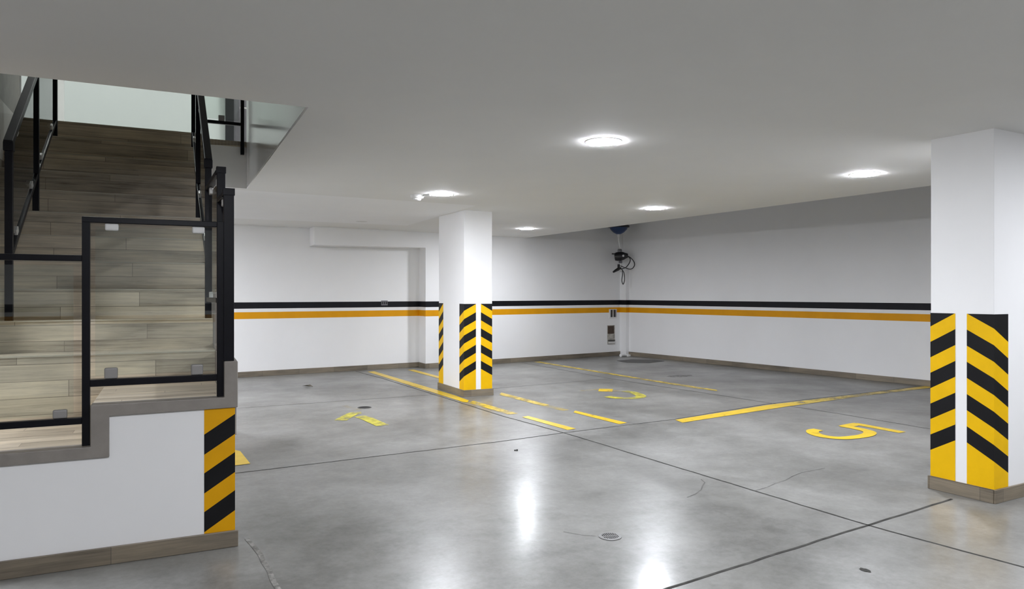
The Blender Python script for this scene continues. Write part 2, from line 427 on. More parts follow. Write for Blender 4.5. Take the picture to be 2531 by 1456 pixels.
quadpart('parking_line', M['line_worn'], [(7.55, 6.12), (9.17, 6.25), (10.1, 6.27), (10.1, 6.42), (9.378, 6.39), (7.45, 6.31)], 'brownish worn stretch of the long yellow line')
quadpart('parking_line', M['line'], [(10.1, 6.27), (10.66, 6.28), (10.66, 6.44), (10.1, 6.42)], 'yellow end of the long line at the right wall')
def strokes(name, sets, label):
    mb = MB(); mats = []
    for k, (mat, w, pts) in enumerate(sets):
        if len(pts) > 3: pts = [(p.x, p.y) for p in smooth_path([(a, b, 0) for a, b in pts], 5)]
        n0 = len(mb.f); strip(mb, pts, w, .0028 + .0005 * k)
        if mat not in mats: mats.append(mat)
        for q in range(n0, len(mb.f)): mb.m[q] = mats.index(mat)
    o = mb.build(name, mats, floor, fix=False); o['label'] = label
    return o
strokes('parking_number', [(M['digit'], .115, [(6.905, 4.40), (6.912, 4.70), (6.92, 4.95)]),
                           (M['digit'], .12, [(6.955, 4.92), (6.66, 4.89)]),
                           (M['digit'], .12, [(6.68, 4.92), (6.69, 4.78), (6.66, 4.62), (6.575, 4.53), (6.40, 4.475), (6.16, 4.49), (6.06, 4.56), (6.03, 4.68), (6.08, 4.80), (6.18, 4.89), (6.28, 4.90)])],
        'yellow number 5 painted on the floor before the right column')
strokes('parking_number', [(M['digit_faint'], .09, [(5.80, 8.50), (5.96, 8.50), (6.18, 8.51)]),
                           (M['digit'], .20, [(6.24, 8.50), (6.06, 8.28)]),
                           (M['digit_faint'], .10, [(6.10, 8.30), (6.24, 8.27), (6.33, 8.18)]),
                           (M['digit_worn'], .14, [(6.33, 8.18), (6.33, 7.95), (6.21, 7.66), (6.03, 7.57), (5.89, 7.62), (5.81, 7.73), (5.79, 7.86)])],
        'half worn yellow number on the floor of the middle bay')
strokes('parking_number', [(M['digit_worn'], .14, [(2.12, 7.80), (2.20, 7.93), (2.32, 8.10), (2.39, 8.19), (2.47, 8.18)]),
                           (M['digit_worn'], .14, [(2.38, 7.96), (2.41, 7.77), (2.42, 7.53), (2.43, 7.28)]),
                           (M['digit_faint'], .07, [(2.43, 8.78), (2.47, 8.56), (2.52, 8.42)])],
        'worn yellow number on the floor of the left bay')
quadpart('floor_arrow', M['line'], [(.30, 6.45), (.30, 6.164), (.817, 6.164), (.93, 6.17), (.925, 6.70), (.86, 6.85), (.60, 7.0)], 'yellow arrow tip showing past the stair corner')
for (x, y, a, b) in ((8.33, 9.24, .26, .13), (6.9, 3.3, .5, .16), (3.3, 2.3, .02, .03)):
    floorpart('floor_stain', M['stain'] if a > .1 else M['joint'], None, lambda mb, x=x, y=y, a=a, b=b: mb.poly([(x + math.cos(t * .314) * a * (1 + .12 * math.sin(t * 2.3)), y + math.sin(t * .314) * b * (1 + .15 * math.cos(t * 1.7)), .0018) for t in range(20)]))

# striped far wall, its recess with the bulkhead over it, and the striped right wall
def banded(mb, fn, s0, s1, top, flip=False):
    for z0, z1, mi in BAND:
        z1 = top if z1 is None else z1
        q = [fn(s0, z0), fn(s1, z0), fn(s1, z1), fn(s0, z1)]
        mb.poly(q if not flip else q[::-1], mi)
    # back side
    return mb
D0 = Vector((1.659, 12.611, 0)); DD = Vector((.99841, .0564, 0)); DN = Vector((.0564, -.99841, 0))
E1 = Vector((4.995, 12.469, 0)); E0 = Vector((4.995, 12.800, 0))
G1 = Vector((2.877, 12.231, 0)); G0 = Vector((2.900, 12.681, 0))
TOP = 5.2
mb = MB()
banded(mb, lambda s, z: E1.lerp(K, s) + Vector((0, 0, z)), 0, 1, TOP)
banded(mb, lambda s, z: E0.lerp(E1, s) + Vector((0, 0, z)), 0, 1, 2.262)
DL = D0 - DD * 6.2
banded(mb, lambda s, z: DL.lerp(E0, s) + Vector((0, 0, z)), 0, 1, 2.75)
# bulkhead over the recess: front, end and underside
ZB = 2.262; ZB1 = 2.232
mb.poly([G1 + Vector((0, 0, ZB1)), E1 + Vector((0, 0, ZB)), E1 + Vector((0, 0, 2.75)), G1 + Vector((0, 0, 2.75))])
mb.poly([G0 + Vector((0, 0, ZB1)), G1 + Vector((0, 0, ZB1)), G1 + Vector((0, 0, 2.75)), G0 + Vector((0, 0, 2.75))])
mb.poly([G0 + Vector((0, 0, ZB1)), E0 + Vector((0, 0, ZB)), E1 + Vector((0, 0, ZB)), G1 + Vector((0, 0, ZB1))])
# square pipe chase boxed into the corner, painted with the wall
c1 = bwall(-.10, 0); c2 = bwall(-.10, 0, .20); c3 = bwall(.0, 0, .20)
banded(mb, lambda s, z: c1.lerp(c2, s) + Vector((0, 0, z)), 0, 1, 1.93)
banded(mb, lambda s, z: c2.lerp(c3, s) + Vector((0, 0, z)), 0, 1, 1.93)
mb.poly([c1 + Vector((0, 0, 1.93)), c2 + Vector((0, 0, 1.93)), c3 + Vector((0, 0, 1.93)), K + Vector((0, 0, 1.93))])
wall_back = struct(mb.build('wall_back', WALLM, fix=False))
mb = MB(); banded(mb, lambda s, z: rwall(s, z), 0, 16.2, TOP)
wall_right = struct(mb.build('wall_right', WALLM, fix=False))
mb = MB(); banded(mb, lambda s, z: Vector((11.7 - s * 15.8, -3.0, z)), 0, 1, TOP)
struct(mb.build('wall_front', WALLM, fix=False))
mb = MB(); banded(mb, lambda s, z: Vector((-4.0, -3.0 + s * 16., z)), 0, 1, 2.75)
struct(mb.build('wall_left', WALLM, fix=False))

# skirting tiles
def skirt(name, a, b, n, t=.016, h=BZ):
    mb = MB(); a = Vector(a); b = Vector(b); n = Vector(n)
    L = (b - a).length; d = (b - a).normalized()
    m_ = Vector((-d.y, d.x, 0)); sgn = 1 if m_.dot(n) > 0 else -1
    fr = Matrix.Translation(a) @ Matrix(((d.x, m_.x, 0, 0), (d.y, m_.y, 0, 0), (0, 0, 1, 0), (0, 0, 0, 1)))
    mb.box(0, L, min(0, t * sgn), max(0, t * sgn), 0, h)
    o = mb.build(name, M['skirt'], None, fr, bevel=.003, keep=True)
    return struct(o)
skirt('baseboard_back', E1, K, BN)
skirt('baseboard_reveal', E0, E1, (-1, 0, 0))
skirt('baseboard_recess', DL, E0, DN)
skirt('baseboard_right', K, rwall(16, 0), RN)

# ceiling slab with the stairwell opening (frame of the staircase is set up here)
A = -R(3.08875)
SO = Vector((.572, 4.190, 0))
SF = Matrix.Translation(SO) @ Matrix.Rotation(A, 4, 'Z')
def S(x, y, z=0.): return SF @ Vector((x, y, z))
XO, YF, YB, XL = .40, .145, 3.915, -1.62
mb = MB()
oc = [S(XL, YF), S(XO, YF), S(XO, YB), S(XL, YB)]        # opening, counter-clockwise
xe = 7.31
outer = [Vector((-4.05, -3.05, 0)), Vector((xe, -3.05, 0)), Vector((xe, 13.0, 0)), Vector((-4.05, 13.0, 0))]
def Z(p, dz=0.): return Vector((p.x, p.y, zc(p.y) + dz))
for k in range(4):
    k2 = (k + 1) % 4
    mb.poly([Z(outer[k2]), Z(outer[k]), Z(oc[k]), Z(oc[k2])])
    mb.poly([Z(outer[k], .5), Z(outer[k2], .5), Z(oc[k2], .5), Z(oc[k], .5)])
    mb.poly([Z(outer[k]), Z(outer[k2]), Z(outer[k2], .5), Z(outer[k], .5)])
    mb.poly([Z(oc[k2]), Z(oc[k]), Z(oc[k], .5), Z(oc[k2], .5)])
ceiling = struct(mb.build('ceiling', M['ceiling']))
mb = MB(); mb.box(7.0, 12.2, -3.2, 14.2, TOP, TOP + .15)
struct(mb.build('ceiling_void', M['stone']))

# ------------------------------------------------------------------ columns
def column(name, label, corner, ang, wx, wy, panels, mat):
    """corner: the edge nearest the camera; wx along the right-hand face, wy along the left-hand face"""
    c = Vector((*corner, 0)); ex = Vector((math.cos(ang), math.sin(ang), 0)); ey = Vector((-math.sin(ang), math.cos(ang), 0))
    t = thing(name, label, 'column', tuple(c + ex * wx / 2 + ey * wy / 2))
    fr = Matrix.Translation(c) @ Matrix.Rotation(ang, 4, 'Z')
    top = zc((c + ex * wx / 2 + ey * wy / 2).y) + .003
    mb = MB(); mb.box(0, wx, 0, wy, 0, top); mb.build('shaft', M['plaster'], t, fr, bevel=.004)
    mb = MB(); s = .015
    for (x0, x1, y0, y1) in ((-s, wx + s, -s, 0), (-s, wx + s, wy, wy + s), (-s, 0, 0, wy), (wx, wx + s, 0, wy)):
        mb.box(x0, x1, y0, y1, 0, BZ)
    mb.build('skirting', M['skirt'], t, fr, bevel=.003)
    for (u0, u1, lines, brk) in panels:
        # u < 0 runs along the left-hand face away from the corner, u > 0 along the right-hand face;
        # beyond -wy it turns onto the back face, beyond wx onto the far side
        e = .0016
        def to3(u, z):
            if u <= -wy: return (-(wy + u) - e, wy + e, z)
            if u <= 0: return (-e, -u, z)
            if u <= wx: return (u, -e, z)
            return (wx + e, u - wx, z)
        mb = MB(); hazard(mb, to3, u0, u1, BZ, 1.262, lines, brk)
        mb.build('hazard_marking', [M['black'], M['yellow']], t, fr, fix=False)
    return t
def bands(rise, n=5, z=1.262, p=.111, first=True):
    """edge heights at the inner side fall by p; rise = drop from the inner to the outer edge"""
    return [z - p * k for k in range(n * 2 - 1)]
def lines_in_left(drop, n=9, p=.111, z=1.264): return [(z - p * k, z - p * k - drop) for k in range(n)]
def lines_in_right(drop, n=9, p=.111, z=1.264): return [(z - p * k - drop, z - p * k) for k in range(n)]
# near right-hand column
near = column('concrete_column', 'large white column with yellow and black chevrons at the right edge', (5.106, 2.618), 0., .95, .425,
       [(-.425, -.252, lines_in_right(.10), ()), (-.175, .170, lines_in_left(.192), (0.,))], 'yellow')
# middle column
mid = column('concrete_column', 'white column with yellow and black chevrons standing mid floor', (4.072, 8.77), R(-2), .418, .955,
       [(-.955, -.775, lines_in_right(.125, z=1.258), ()), (-.165, .1735, lines_in_right(.178, z=1.258), (0.,)), (.2475, .418, lines_in_left(.095, z=1.258), ())], 'yellow')

# ------------------------------------------------------------------ ceiling lights
def lamp(loc, label, on=True, group='round ceiling lights'):
    x, y = loc; z = zc(y)
    t = thing('ceiling_light', label, 'ceiling light', (x, y, z), 0, group)
    mb = MB(); mb.lathe([(.134, 0), (.134, -.003), (.129, -.005), (.125, -.005), (.125, 0)], (x, y, z), n=40)
    mb.build('trim_ring', M['plastic'], t, smooth=True)
    mb = MB(); mb.lathe([(.125, -.002), (.1245, -.0065), (.118, -.0095), (.085, -.0125), (.045, -.0135), (.0, -.014)], (x, y, z), n=40)
    mb.build('diffuser', M['lamp_on'] if on else M['lamp_off'], t, smooth=True)
    return t
l0 = lamp((3.085, 4.234), 'lit round ceiling light nearest the camera, right of the stair opening')
lamp((6.06, 4.229), 'lit round ceiling light nearest the right column')
lamp((3.172, 7.43), 'lit round ceiling light beside the smoke detector')
lamp((6.167, 7.33), 'lit round ceiling light in the middle of the right bay')
lamp((6.231, 10.82), 'lit round ceiling light farthest away, near the far wall')
lamp((3.30, 10.92), 'unlit round ceiling light near the far wall', on=False)
G2 = 'round ceiling lights'  # unseen lamps from here on, added to brighten far walls and stair front
lamp((3.1, .95), 'added round ceiling light beside the camera, out of frame')
lamp((.1, .95), 'added round ceiling light above the camera, out of frame')
lamp((6.1, .95), 'added round ceiling light behind the right column, out of frame')
lamp((-2.0, 4.6), 'added round ceiling light left of the staircase foot, out of frame')
lamp((.1, 10.95), 'added round ceiling light hidden behind the staircase, near one')
lamp((-2.7, 10.95), 'added round ceiling light hidden behind the staircase, far one')
lamp((.1, 9.3), 'added round ceiling light hidden behind the staircase, close to its back')
lamp((-1.6, 9.3), 'added round ceiling light hidden behind the staircase, left of the others')

# smoke detector with its surface conduit
x, y = 2.965, 7.66; z = zc(y)
t = thing('smoke_detector', 'small white smoke detector on the ceiling left of a lit lamp', 'smoke detector', (x, y, z))
mb = MB(); mb.lathe([(.075, 0), (.075, -.02), (.068, -.034), (.05, -.04)], (x, y, z), n=28); mb.build('base', M['plastic'], t, smooth=True)
mb = MB(); mb.lathe([(.045, -.038), (.045, -.052), (.036, -.060), (.0, -.062)], (x, y, z), n=24); mb.build('sensor_cap', M['plastic'], t, smooth=True)
mb = MB(); mb.tube([(x + .07, y - .01, z - .011), (3.02, 7.60, z - .011), (3.055, 7.49, z - .011)], .010, 10); mb.build('conduit', M['plastic'], t, smooth=True)

# ------------------------------------------------------------------ staircase
st = thing('staircase', 'wood-look tiled staircase with grey stone edging rising to the upper floor', 'staircase', tuple(SO), A)
R0, RZ, TD = 1.10, .20, .288                      # first long-flight nosing, rise, going
XR, XW = -.078, -1.62                              # tread ends: right kerb, left wall
def nose(k): return (.82 if k < 0 else R0 + TD * k, 1.03 + RZ * (k + 1))
mb = MB(); mb.box(-1.62, -.71, .10, .82, .40, .612); mb.build('landing', M['planks'], st, SF)
mb = MB(); mb.box(-.71, XR, .10, .82, .60, .826); mb.build('landing', M['planks'], st, SF)
mb = MB(); mb.box(-1.92, -1.62, .10, .82, .20, .405); mb.build('step', M['planks'], st, SF)
mb = MB(); mb.box(-2.22, -1.92, .10, .82, 0, .202); mb.build('step', M['planks'], st, SF)
for k in range(-1, 10):
    y0, z1 = nose(k); y1 = nose(k + 1)[0] if k < 9 else YB
    z0 = z1 - RZ if k > -1 else .4
    mb = MB(); mb.box(XW, XR, y0, y1 + .02 if k < 9 else y1, z0, z1)
    s = mb.build('step', M['planks'], st, SF)
    mb = MB(); mb.box(XW, XR, y0 - .004, y0 + .012, z1 - .007, z1 + .0015)
    mb.build('edge_highlight_trim', M['trim'], s, SF)  # pale nosing strip, with the bevel highlight put into its colour
# grey stone edging (stepped) along the front
prof = [(-2.22, .145), (-1.84, .145), (-1.84, .345), (-1.54, .345), (-1.54, .555), (-.628, .555), (-.628, .766), (-.006, .770), (-.006, 1.026), (-.076, 1.026), (-.076, .829), (-.712, .829), (-.712, .616), (-1.62, .616), (-1.62, .408), (-1.92, .408), (-1.92, .206), (-2.22, .206)]
mb = MB(); mb.prism([(x, 0, z) for x, z in prof], (0, .10, 0)); mb.build('edging', M['stone'], st, SF, bevel=.004)
# right-hand kerb that climbs beside the flight
mb = MB(); mb.box(-.076, -.006, .10, .82, .60, 1.026); 
for k in range(0, 10):
    y0, z1 = nose(k - 1) if k else (.82, 1.03)
    y1 = nose(k)[0]
    mb.box(-.076, -.006, y0, y1, z1 - .35, z1 + .03)
mb.build('kerb', M['stone'], st, SF)
# white flank wall below
mb = MB()
mb.prism([(-2.22, .015, 0), (-.02, .015, 0), (-.02, .015, .772), (-.63, .015, .768), (-.63, .015, .558), (-1.54, .015, .558), (-1.54, .015, .348), (-1.84, .015, .348), (-1.84, .015, .148), (-2.22, .015, .148)], (0, .085, 0))
mb.prism([(-.02, .10, 0), (-.02, YB, 0), (-.02, YB, 2.98), (-.02, .82, .80), (-.02, .10, .80)], (-.055, 0, 0))
mb.build('flank_wall', M['plaster'], st, SF)
mb = MB(); mb.box(-2.2, -.004, 0, .0149, 0, .090); mb.build('skirting', M['skirt'], st, SF, bevel=.003)
mb = MB()
hl = [(.742 + .108 - .105 - .213 * 0, .731)]
L = []
for k in range(3):
    L += [(.631 - .2115 * k, .733 - .2115 * k), (.521 - .2115 * k, .622 - .2115 * k)]
hazard(mb, lambda u, z: (u, .0135, z), -.177, -.0195, .090, .770, L)
mb.build('hazard_marking', [M['amber'], M['black']], st, SF, fix=False)

# ------------------------------------------------------------------ railings
def clipbox(mb, x0, x1, y0, y1, z0, z1): mb.box(x0, x1, y0, y1, z0, z1)
fr_ = thing('glass_railing', 'stepped black steel and glass railing along the front stair landing', 'railing', tuple(S(-.73, .06, .615)), A)
YP0, YP1 = .042, .078
def post(x0, x1, y0, y1, z0, z1, parent, cap=False):
    mb = MB(); mb.box(x0, x1, y0, y1, z0, z1)
    o = mb.build('post', M['metal'], parent, SF, bevel=.002)
    if cap:
        mb = MB(); mb.box(x0 - .004, x1 + .004, y0 - .004, y1 + .004, z1 - .035, z1 + .004)
        mb.build('post_cap', M['metal'], o, SF, bevel=.002)
    return o
post(-.754, -.718, YP0, YP1, .616, 1.797, fr_)
post(-.111, -.071, YP0, YP1, .829, 1.800, fr_)
post(-1.60, -1.564, YP0, YP1, .616, 1.597, fr_)
def rail(name, x0, x1, z0, z1, parent=fr_):
    mb = MB(); mb.box(x0, x1, YP0 - .002, YP1 + .002, z0, z1); return mb.build(name, M['metal'], parent, SF, bevel=.003)
rail('top_rail', -.754, -.111, 1.768, 1.798); rail('bottom_rail', -.718, -.111, .918, .954)
rail('top_rail', -1.60, -.754, 1.567, 1.598); rail('bottom_rail', -1.60, -.754, .729, .763)
def pane(x0, x1, z0, z1):
    mb = MB(); mb.box(x0, x1, .057, .063, z0, z1); return mb.build('glass_pane', M['glass'], fr_, SF)
pane(-.695, -.119, .972, 1.750); pane(-1.545, -.792, .778, 1.545)
def gclip(x0, x1, z0, z1, m, lab):
    mb = MB(); mb.box(x0, x1, .044, .076, z0, z1); o = mb.build('glass_clip', m, fr_, SF, bevel=.007); o['label'] = lab
for x0 in (-.651, -.236): gclip(x0, x0 + .063, 1.730, 1.767, M['plastic'], 'bright silver glass clip')
for x0 in (-.654, -.242): gclip(x0, x0 + .061, .955, 1.012, M['clip_grey'], 'grey glass clip')
for x0 in (-.882, -1.45): gclip(x0, x0 + .063, .764, .808, M['clip_grey'], 'grey glass clip')

def side(name, label, P, X0, rail_w=.05):
    """sloping railing beside the flight: posts at the given steps, handrail, lower rail, panes and clips.
    P: list of (x, y, base z, top z, lower rail z)"""
    t = thing(name, label, 'railing', tuple(S(*P[0][:3])), A)
    for x, y, zb, zt, zl in P:
        mb = MB(); mb.box(x - .021, x + .021, y - .018, y + .018, zb, zt); mb.build('post', M['metal'], t, SF, bevel=.002)
    mb = MB()
    a = Vector((P[0][0], P[0][1] - .025, P[0][3])); b = Vector((P[-1][0], P[-1][1] + .35, P[-1][3] + .24))
    mb.bar(a, b, rail_w, .042); mb.build('handrail', M['metal'], t, SF, bevel=.004)
    mb = MB(); mb.box(a.x - .027, a.x + .027, a.y - .008, a.y + .05, a.z - .045, a.z + .012); mb.build('rail_knuckle', M['metal'], t, SF, bevel=.004)
    for p, q in zip(P, P[1:]):
        a = Vector((p[0], p[1], p[4])); b = Vector((q[0], q[1], q[4]))
        mb = MB(); mb.bar(a, b, .032, .034); mb.build('lower_rail', M['metal'], t, SF, bevel=.003)
        u0, u1 = .06, .94
        lo0, lo1 = a.lerp(b, u0) + Vector((0, 0, .05)), a.lerp(b, u1) + Vector((0, 0, .05))
        ta = Vector((p[0], p[1], p[3])); tb = Vector((q[0], q[1], q[3]))
        hi0, hi1 = ta.lerp(tb, u0) - Vector((0, 0, .06)), ta.lerp(tb, u1) - Vector((0, 0, .06))
        mb = MB(); off = Vector((.003, 0, 0)); mb.prism([lo0 - off, lo1 - off, hi1 - off, hi0 - off], (.006, 0, 0))
        mb.build('glass_pane', M['glass'], t, SF)
        for u in (.22, .78):
            c = a.lerp(b, u) + Vector((0, 0, .038)); d = (b - a).normalized() * .03
            mb = MB(); mb.bar(c - d, c + d, .024, .045); o = mb.build('glass_clip', M['clip'], t, SF, bevel=.005); o['label'] = 'silver glass clip'
            c = ta.lerp(tb, u) - Vector((0, 0, .045))
            d = (tb - ta).normalized() * .03
            mb = MB(); mb.bar(c - d, c + d, .024, .045); o = mb.build('glass_clip', M['clip'], t, SF, bevel=.005); o['label'] = 'silver glass clip'
    return t
side('glass_railing', 'sloping black steel and glass railing on the left of the flight',
     [(-1.247, 1.13, 1.23, 2.33, 1.62), (-1.269, 2.27, 2.03, 3.12, 2.31), (-1.289, 3.42, 2.83, 3.92, 2.97)], 0)
rr = side('glass_railing', 'sloping black steel and glass railing on the right of the flight',
     [(-.107, 1.13, 1.23, 2.31, 1.62), (-.131, 2.27, 2.03, 3.10, 2.31), (-.136, 3.42, 2.83, 3.90, 2.97)], 0)
post(-.077, -.023, .030, .082, 1.026, 1.982, rr, True)
post(-.094, -.048, .34, .386, 1.026, 2.150, rr, True)
def flat(name, a, b, w, h):
    mb = MB(); mb.bar(a, b, w, h); return mb.build(name, M['metal'], rr, SF, bevel=.003)
flat('top_rail', (-.060, .082, 1.955), (-.072, .34, 1.955), .045, .03)
flat('top_rail', (-.080, .386, 2.125), (-.105, 1.112, 2.125), .04, .03)
flat('lower_rail', (-.060, .082, 1.20), (-.072, .34, 1.20), .035, .03)
flat('lower_rail', (-.080, .386, 1.36), (-.105, 1.112, 1.36), .035, .03)
mb = MB(); mb.prism([(-.075, .40, 1.40), (-.105, 1.10, 1.40), (-.105, 1.10, 2.08), (-.075, .40, 2.08)], (.006, 0, 0)); mb.build('glass_pane', M['glass'], rr, SF)
for (x, y, z) in ((-.078, .52, 2.085), (-.098, .95, 2.085), (-.078, .52, 1.39), (-.098, .95, 1.39), (-.066, .2, 1.925)):
    mb = MB(); mb.box(x - .011, x + .011, y - .03, y + .03, z - .022, z + .022); o = mb.build('glass_clip', M['clip'], rr, SF, bevel=.005); o['label'] = 'silver glass clip'

# ------------------------------------------------------------------ upper floor seen through the opening
UF = 3.03
mb = MB(); mb.box(-3.2, 3.2, YB, 7.2, UF - .06, UF)
mb.box(-3.2, 3.2, YB + .004, 7.2, 2.53, UF - .06, 1)
struct(mb.build('floor_upper', [M['planks'], M['plaster']], None, SF))
mb = MB(); mb.box(XO - .004, XO + .10, YF, YB + .001, 2.532, 5.6); struct(mb.build('wall_stairwell', M['gloss'], None, SF))
mb = MB(); mb.box(XW - .10, XW, .82, YB, 0, 2.51); mb.box(XW - .10, XW, YF, YB, 2.51, 5.6); struct(mb.build('wall_stairwell_left', M['stone'], None, SF))
mb = MB(); mb.box(-3.3, XO + .10, YF - .10, YF, 2.62, 5.6); struct(mb.build('wall_stairwell_front', M['stone'], None, SF))  # unseen wall, its grey stone picked to darken the risers
mb = MB(); mb.box(-3.3, 3.3, 6.5, 6.6, UF, 5.6); struct(mb.build('wall_upper', M['mint'], None, SF))
mb = MB(); mb.box(-3.3, -3.2, YB, 6.5, UF, 5.6); mb.box(3.2, 3.3, YB, 6.5, UF, 5.6); mb.box(XO, 3.3, YB - .1, YB, UF, 5.6); mb.box(-3.3, XW, YB - .1, YB, UF, 5.6)
struct(mb.build('wall_upper_sides', M['plaster'], None, SF))
mb = MB(); mb.box(-3.3, 3.3, YF - .1, 6.6, 5.6, 5.7); struct(mb.build('ceiling_upper', M['stone'], None, SF))
mb = MB(); mb.box(-1.66, -1.565, 6.46, 6.5, UF, 5.3); struct(mb.build('trim_1', M['plastic'], None, SF))
mb = MB(); mb.box(.352, .46, 6.44, 6.5, UF, 5.25); mb.box(1.30, 1.40, 6.44, 6.5, UF, 5.25); mb.box(.352, 1.40, 6.44, 6.5, 5.25, 5.35)
dr = struct(mb.build('door_1', M['door'], None, SF))
mb = MB(); mb.box(.46, 1.30, 6.455, 6.5, UF + .005, 5.25); mb.build('door_leaf', M['grey_plastic'], dr, SF)
mb = MB(); mb.tube([(.54, 6.44, 4.0), (.54, 6.40, 4.0), (.66, 6.40, 4.0)], .011, 8); mb.build('door_handle', M['clip'], dr, SF)
# landing railing on the slab edge
t = thing('glass_railing', 'short black railing on the upper floor edge at the stair opening', 'railing', tuple(S(.35, 3.9, 2.885)), A)
def bx(name, m, *a):
    mb = MB(); mb.box(*a); return mb.build(name, m, t, SF, bevel=.003)
bx('post', M['metal'], .334, .370, 3.874, 3.913, 2.885, 4.05)
bx('bottom_rail', M['metal'], -.10, .334, 3.878, 3.910, 3.190, 3.223)
bx('top_rail', M['metal'], -.13, .372, 3.872, 3.914, 4.05, 4.085)
bx('glass_pane', M['glass'], -.08, .316, 3.891, 3.897, 3.245, 4.02)
bx('glass_clip', M['clip_grey'], .116, .176, 3.88, 3.908, 3.223, 3.283)
bx('glass_clip', M['clip_grey'], .116, .176, 3.88, 3.908, 3.99, 4.05)
# unseen upstairs lamps, added to brighten the upper floor
for k, (px, py) in enumerate(((-1.25, 4.7), (1.1, 5.9))):
    o = S(px, py, 5.6)
    t = thing('ceiling_light', ['added round lamp on the upstairs ceiling, left one', 'added round lamp on the upstairs ceiling, right one'][k], 'ceiling light', tuple(o), 0, 'added upstairs lights')
    mb = MB(); mb.lathe([(.19, 0), (.19, -.02), (.17, -.025), (.17, 0)], o, n=32); mb.build('trim_ring', M['plastic'], t, smooth=True)
    mb = MB(); mb.lathe([(.168, -.004), (.168, -.03), (.12, -.04), (0, -.045)], o, n=32); mb.build('diffuser', M['lamp_up_added'], t, smooth=True)

# ------------------------------------------------------------------ small things
def wallframe(origin, d, n):
    return Matrix.Translation(origin) @ Matrix(((d.x, n.x, 0, 0), (d.y, n.y, 0, 0), (0, 0, 1, 0), (0, 0, 0, 1)))
BF = wallframe(K, BD, BN)
# grey double socket on the black band, left of the recess
DF = wallframe(Vector((4.29, 12.7597, 0)), DD, DN)
t = thing('wall_socket', 'small grey socket plate on the black band of the recess wall', 'socket', tuple(DF @ Vector((0, 0, 1.18))))
mb = MB(); mb.box(-.064, .064, 0, .010, 1.183, 1.273); mb.build('plate', M['grey_plastic'], t, DF, bevel=.003)
for x0 in (-.052, -.012, .028):
    mb = MB(); mb.box(x0, x0 + .026, .010, .014, 1.205, 1.25); mb.build('module', M['dark_plastic'], t, DF, bevel=.001)
# white socket by the corner
t = thing('wall_socket', 'white framed socket plate with dark modules near the far corner', 'socket', tuple(BF @ Vector((-.32, 0, .84))))
mb = MB(); mb.box(-.436, -.205, 0, .014, .845, 1.052); mb.build('plate', M['plastic'], t, BF, bevel=.004)
for x0, w, m in ((-.395, .05, 'dark_plastic'), (-.340, .03, 'clip'), (-.305, .035, 'dark_plastic'), (-.265, .035, 'grey_plastic')):
    mb = MB(); mb.box(x0, x0 + w, .014, .02, .872, 1.038); mb.build('module', M[m], t, BF, bevel=.002)
# raw wall box with brown hollow and mortar
t = thing('wall_box', 'unfinished brown and grey wall box below the corner socket', 'wall box', tuple(BF @ Vector((-.375, 0, .26))))
mb = MB(); mb.box(-.487, -.262, 0, .006, .262, .690)
mb.build('raw_edge', M['mortar'], t, BF)
mb = MB(); mb.box(-.475, -.285, .006, .009, .50, .675); mb.build('hollow', M['brown'], t, BF)
mb = MB(); mb.prism([(-.462, .009, .49), (-.30, .009, .49), (-.345, .009, .40), (-.40, .009, .37)], (0, .02, 0)); mb.build('mortar_lump', M['mortar'], t, BF, bevel=.006)
mb = MB(); mb.box(-.47, -.275, .008, .030, .335, .36); mb.build('ledge', M['iron'], t, BF)
mb = MB(); mb.box(-.465, -.285, .008, .036, .275, .325); mb.build('sill', M['clip'], t, BF, bevel=.008)

# dark rounded device with looping cables in the corner: q(s, z, t) is a point seen at distance s from the
# corner line along the far wall, standing t metres out from it along the diagonal of the corner
def q(s_, z_, t=.36):
    s_ += .03
    return K + BD * (s_ - .695 * t) + BN * (.717 * t) + Vector((0, 0, z_ + (1.4 - z_) * t / 16.3))
c = q(-.085, 2.255)
t = thing('wall_device', 'dark rounded device with looping black cables high in the far corner', 'device', tuple(c))
mb = MB()
mb.lathe([(.05, -.15), (.085, -.14), (.10, -.09), (.10, .0), (.09, .05), (.065, .10), (.045, .15)], c, (.80, -.60, .10), 24)
mb.build('housing', M['dark_plastic'], t, smooth=True)
mb = MB(); mb.lathe([(.05, 0), (.05, .05), (.036, .07)], c + Vector((-.04, 0, .09)), (0, 0, 1), 16); mb.build('top_collar', M['grey_plastic'], t, smooth=True)
mb = MB(); mb.lathe([(.024, 0), (.024, .014), (.0, .022)], q(-.02, 2.265, .485), (-.6, -.8, .1), 16); mb.build('lens', M['plastic'], t, smooth=True)  # white disc paints the bright highlight of the lens
mb = MB(); mb.lathe([(.03, 0), (.045, -.03), (.03, -.06)], c + Vector((-.02, 0, -.10)), (0, 0, 1), 16); mb.build('lower_collar', M['grey_plastic'], t, smooth=True)
mb = MB(); mb.tube([q(-.105, 2.12), q(-.10, 2.05), q(-.105, 1.89)], .024, 12); mb.build('white_pipe', M['plastic'], t, smooth=True)
mb = MB(); mb.tube([q(-.16, 2.78), q(-.16, 2.62), q(-.14, 2.52), q(-.10, 2.36)], .016, 10); mb.build('feed_pipe', M['plastic'], t, smooth=True)
mb = MB(); mb.bar(q(-.085, 2.30, .36), K + BD * -.335 + BN * .0 + Vector((0, 0, 2.30)), .03, .03); mb.build('wall_bracket', M['iron'], t)
def cable(P):
    mb = MB(); mb.tube(smooth_path([q(a, b, .56) for a, b in P]), .0095, 8); mb.build('cable', M['dark_plastic'], t, smooth=True)
cable([(.00, 2.30), (.10, 2.27), (.19, 2.20), (.16, 2.10), (.05, 2.00), (-.09, 1.96)])
cable([(.02, 2.28), (.16, 2.25), (.29, 2.16), (.325, 2.07), (.27, 1.99), (.18, 1.965), (.05, 1.99), (-.10, 2.035)])
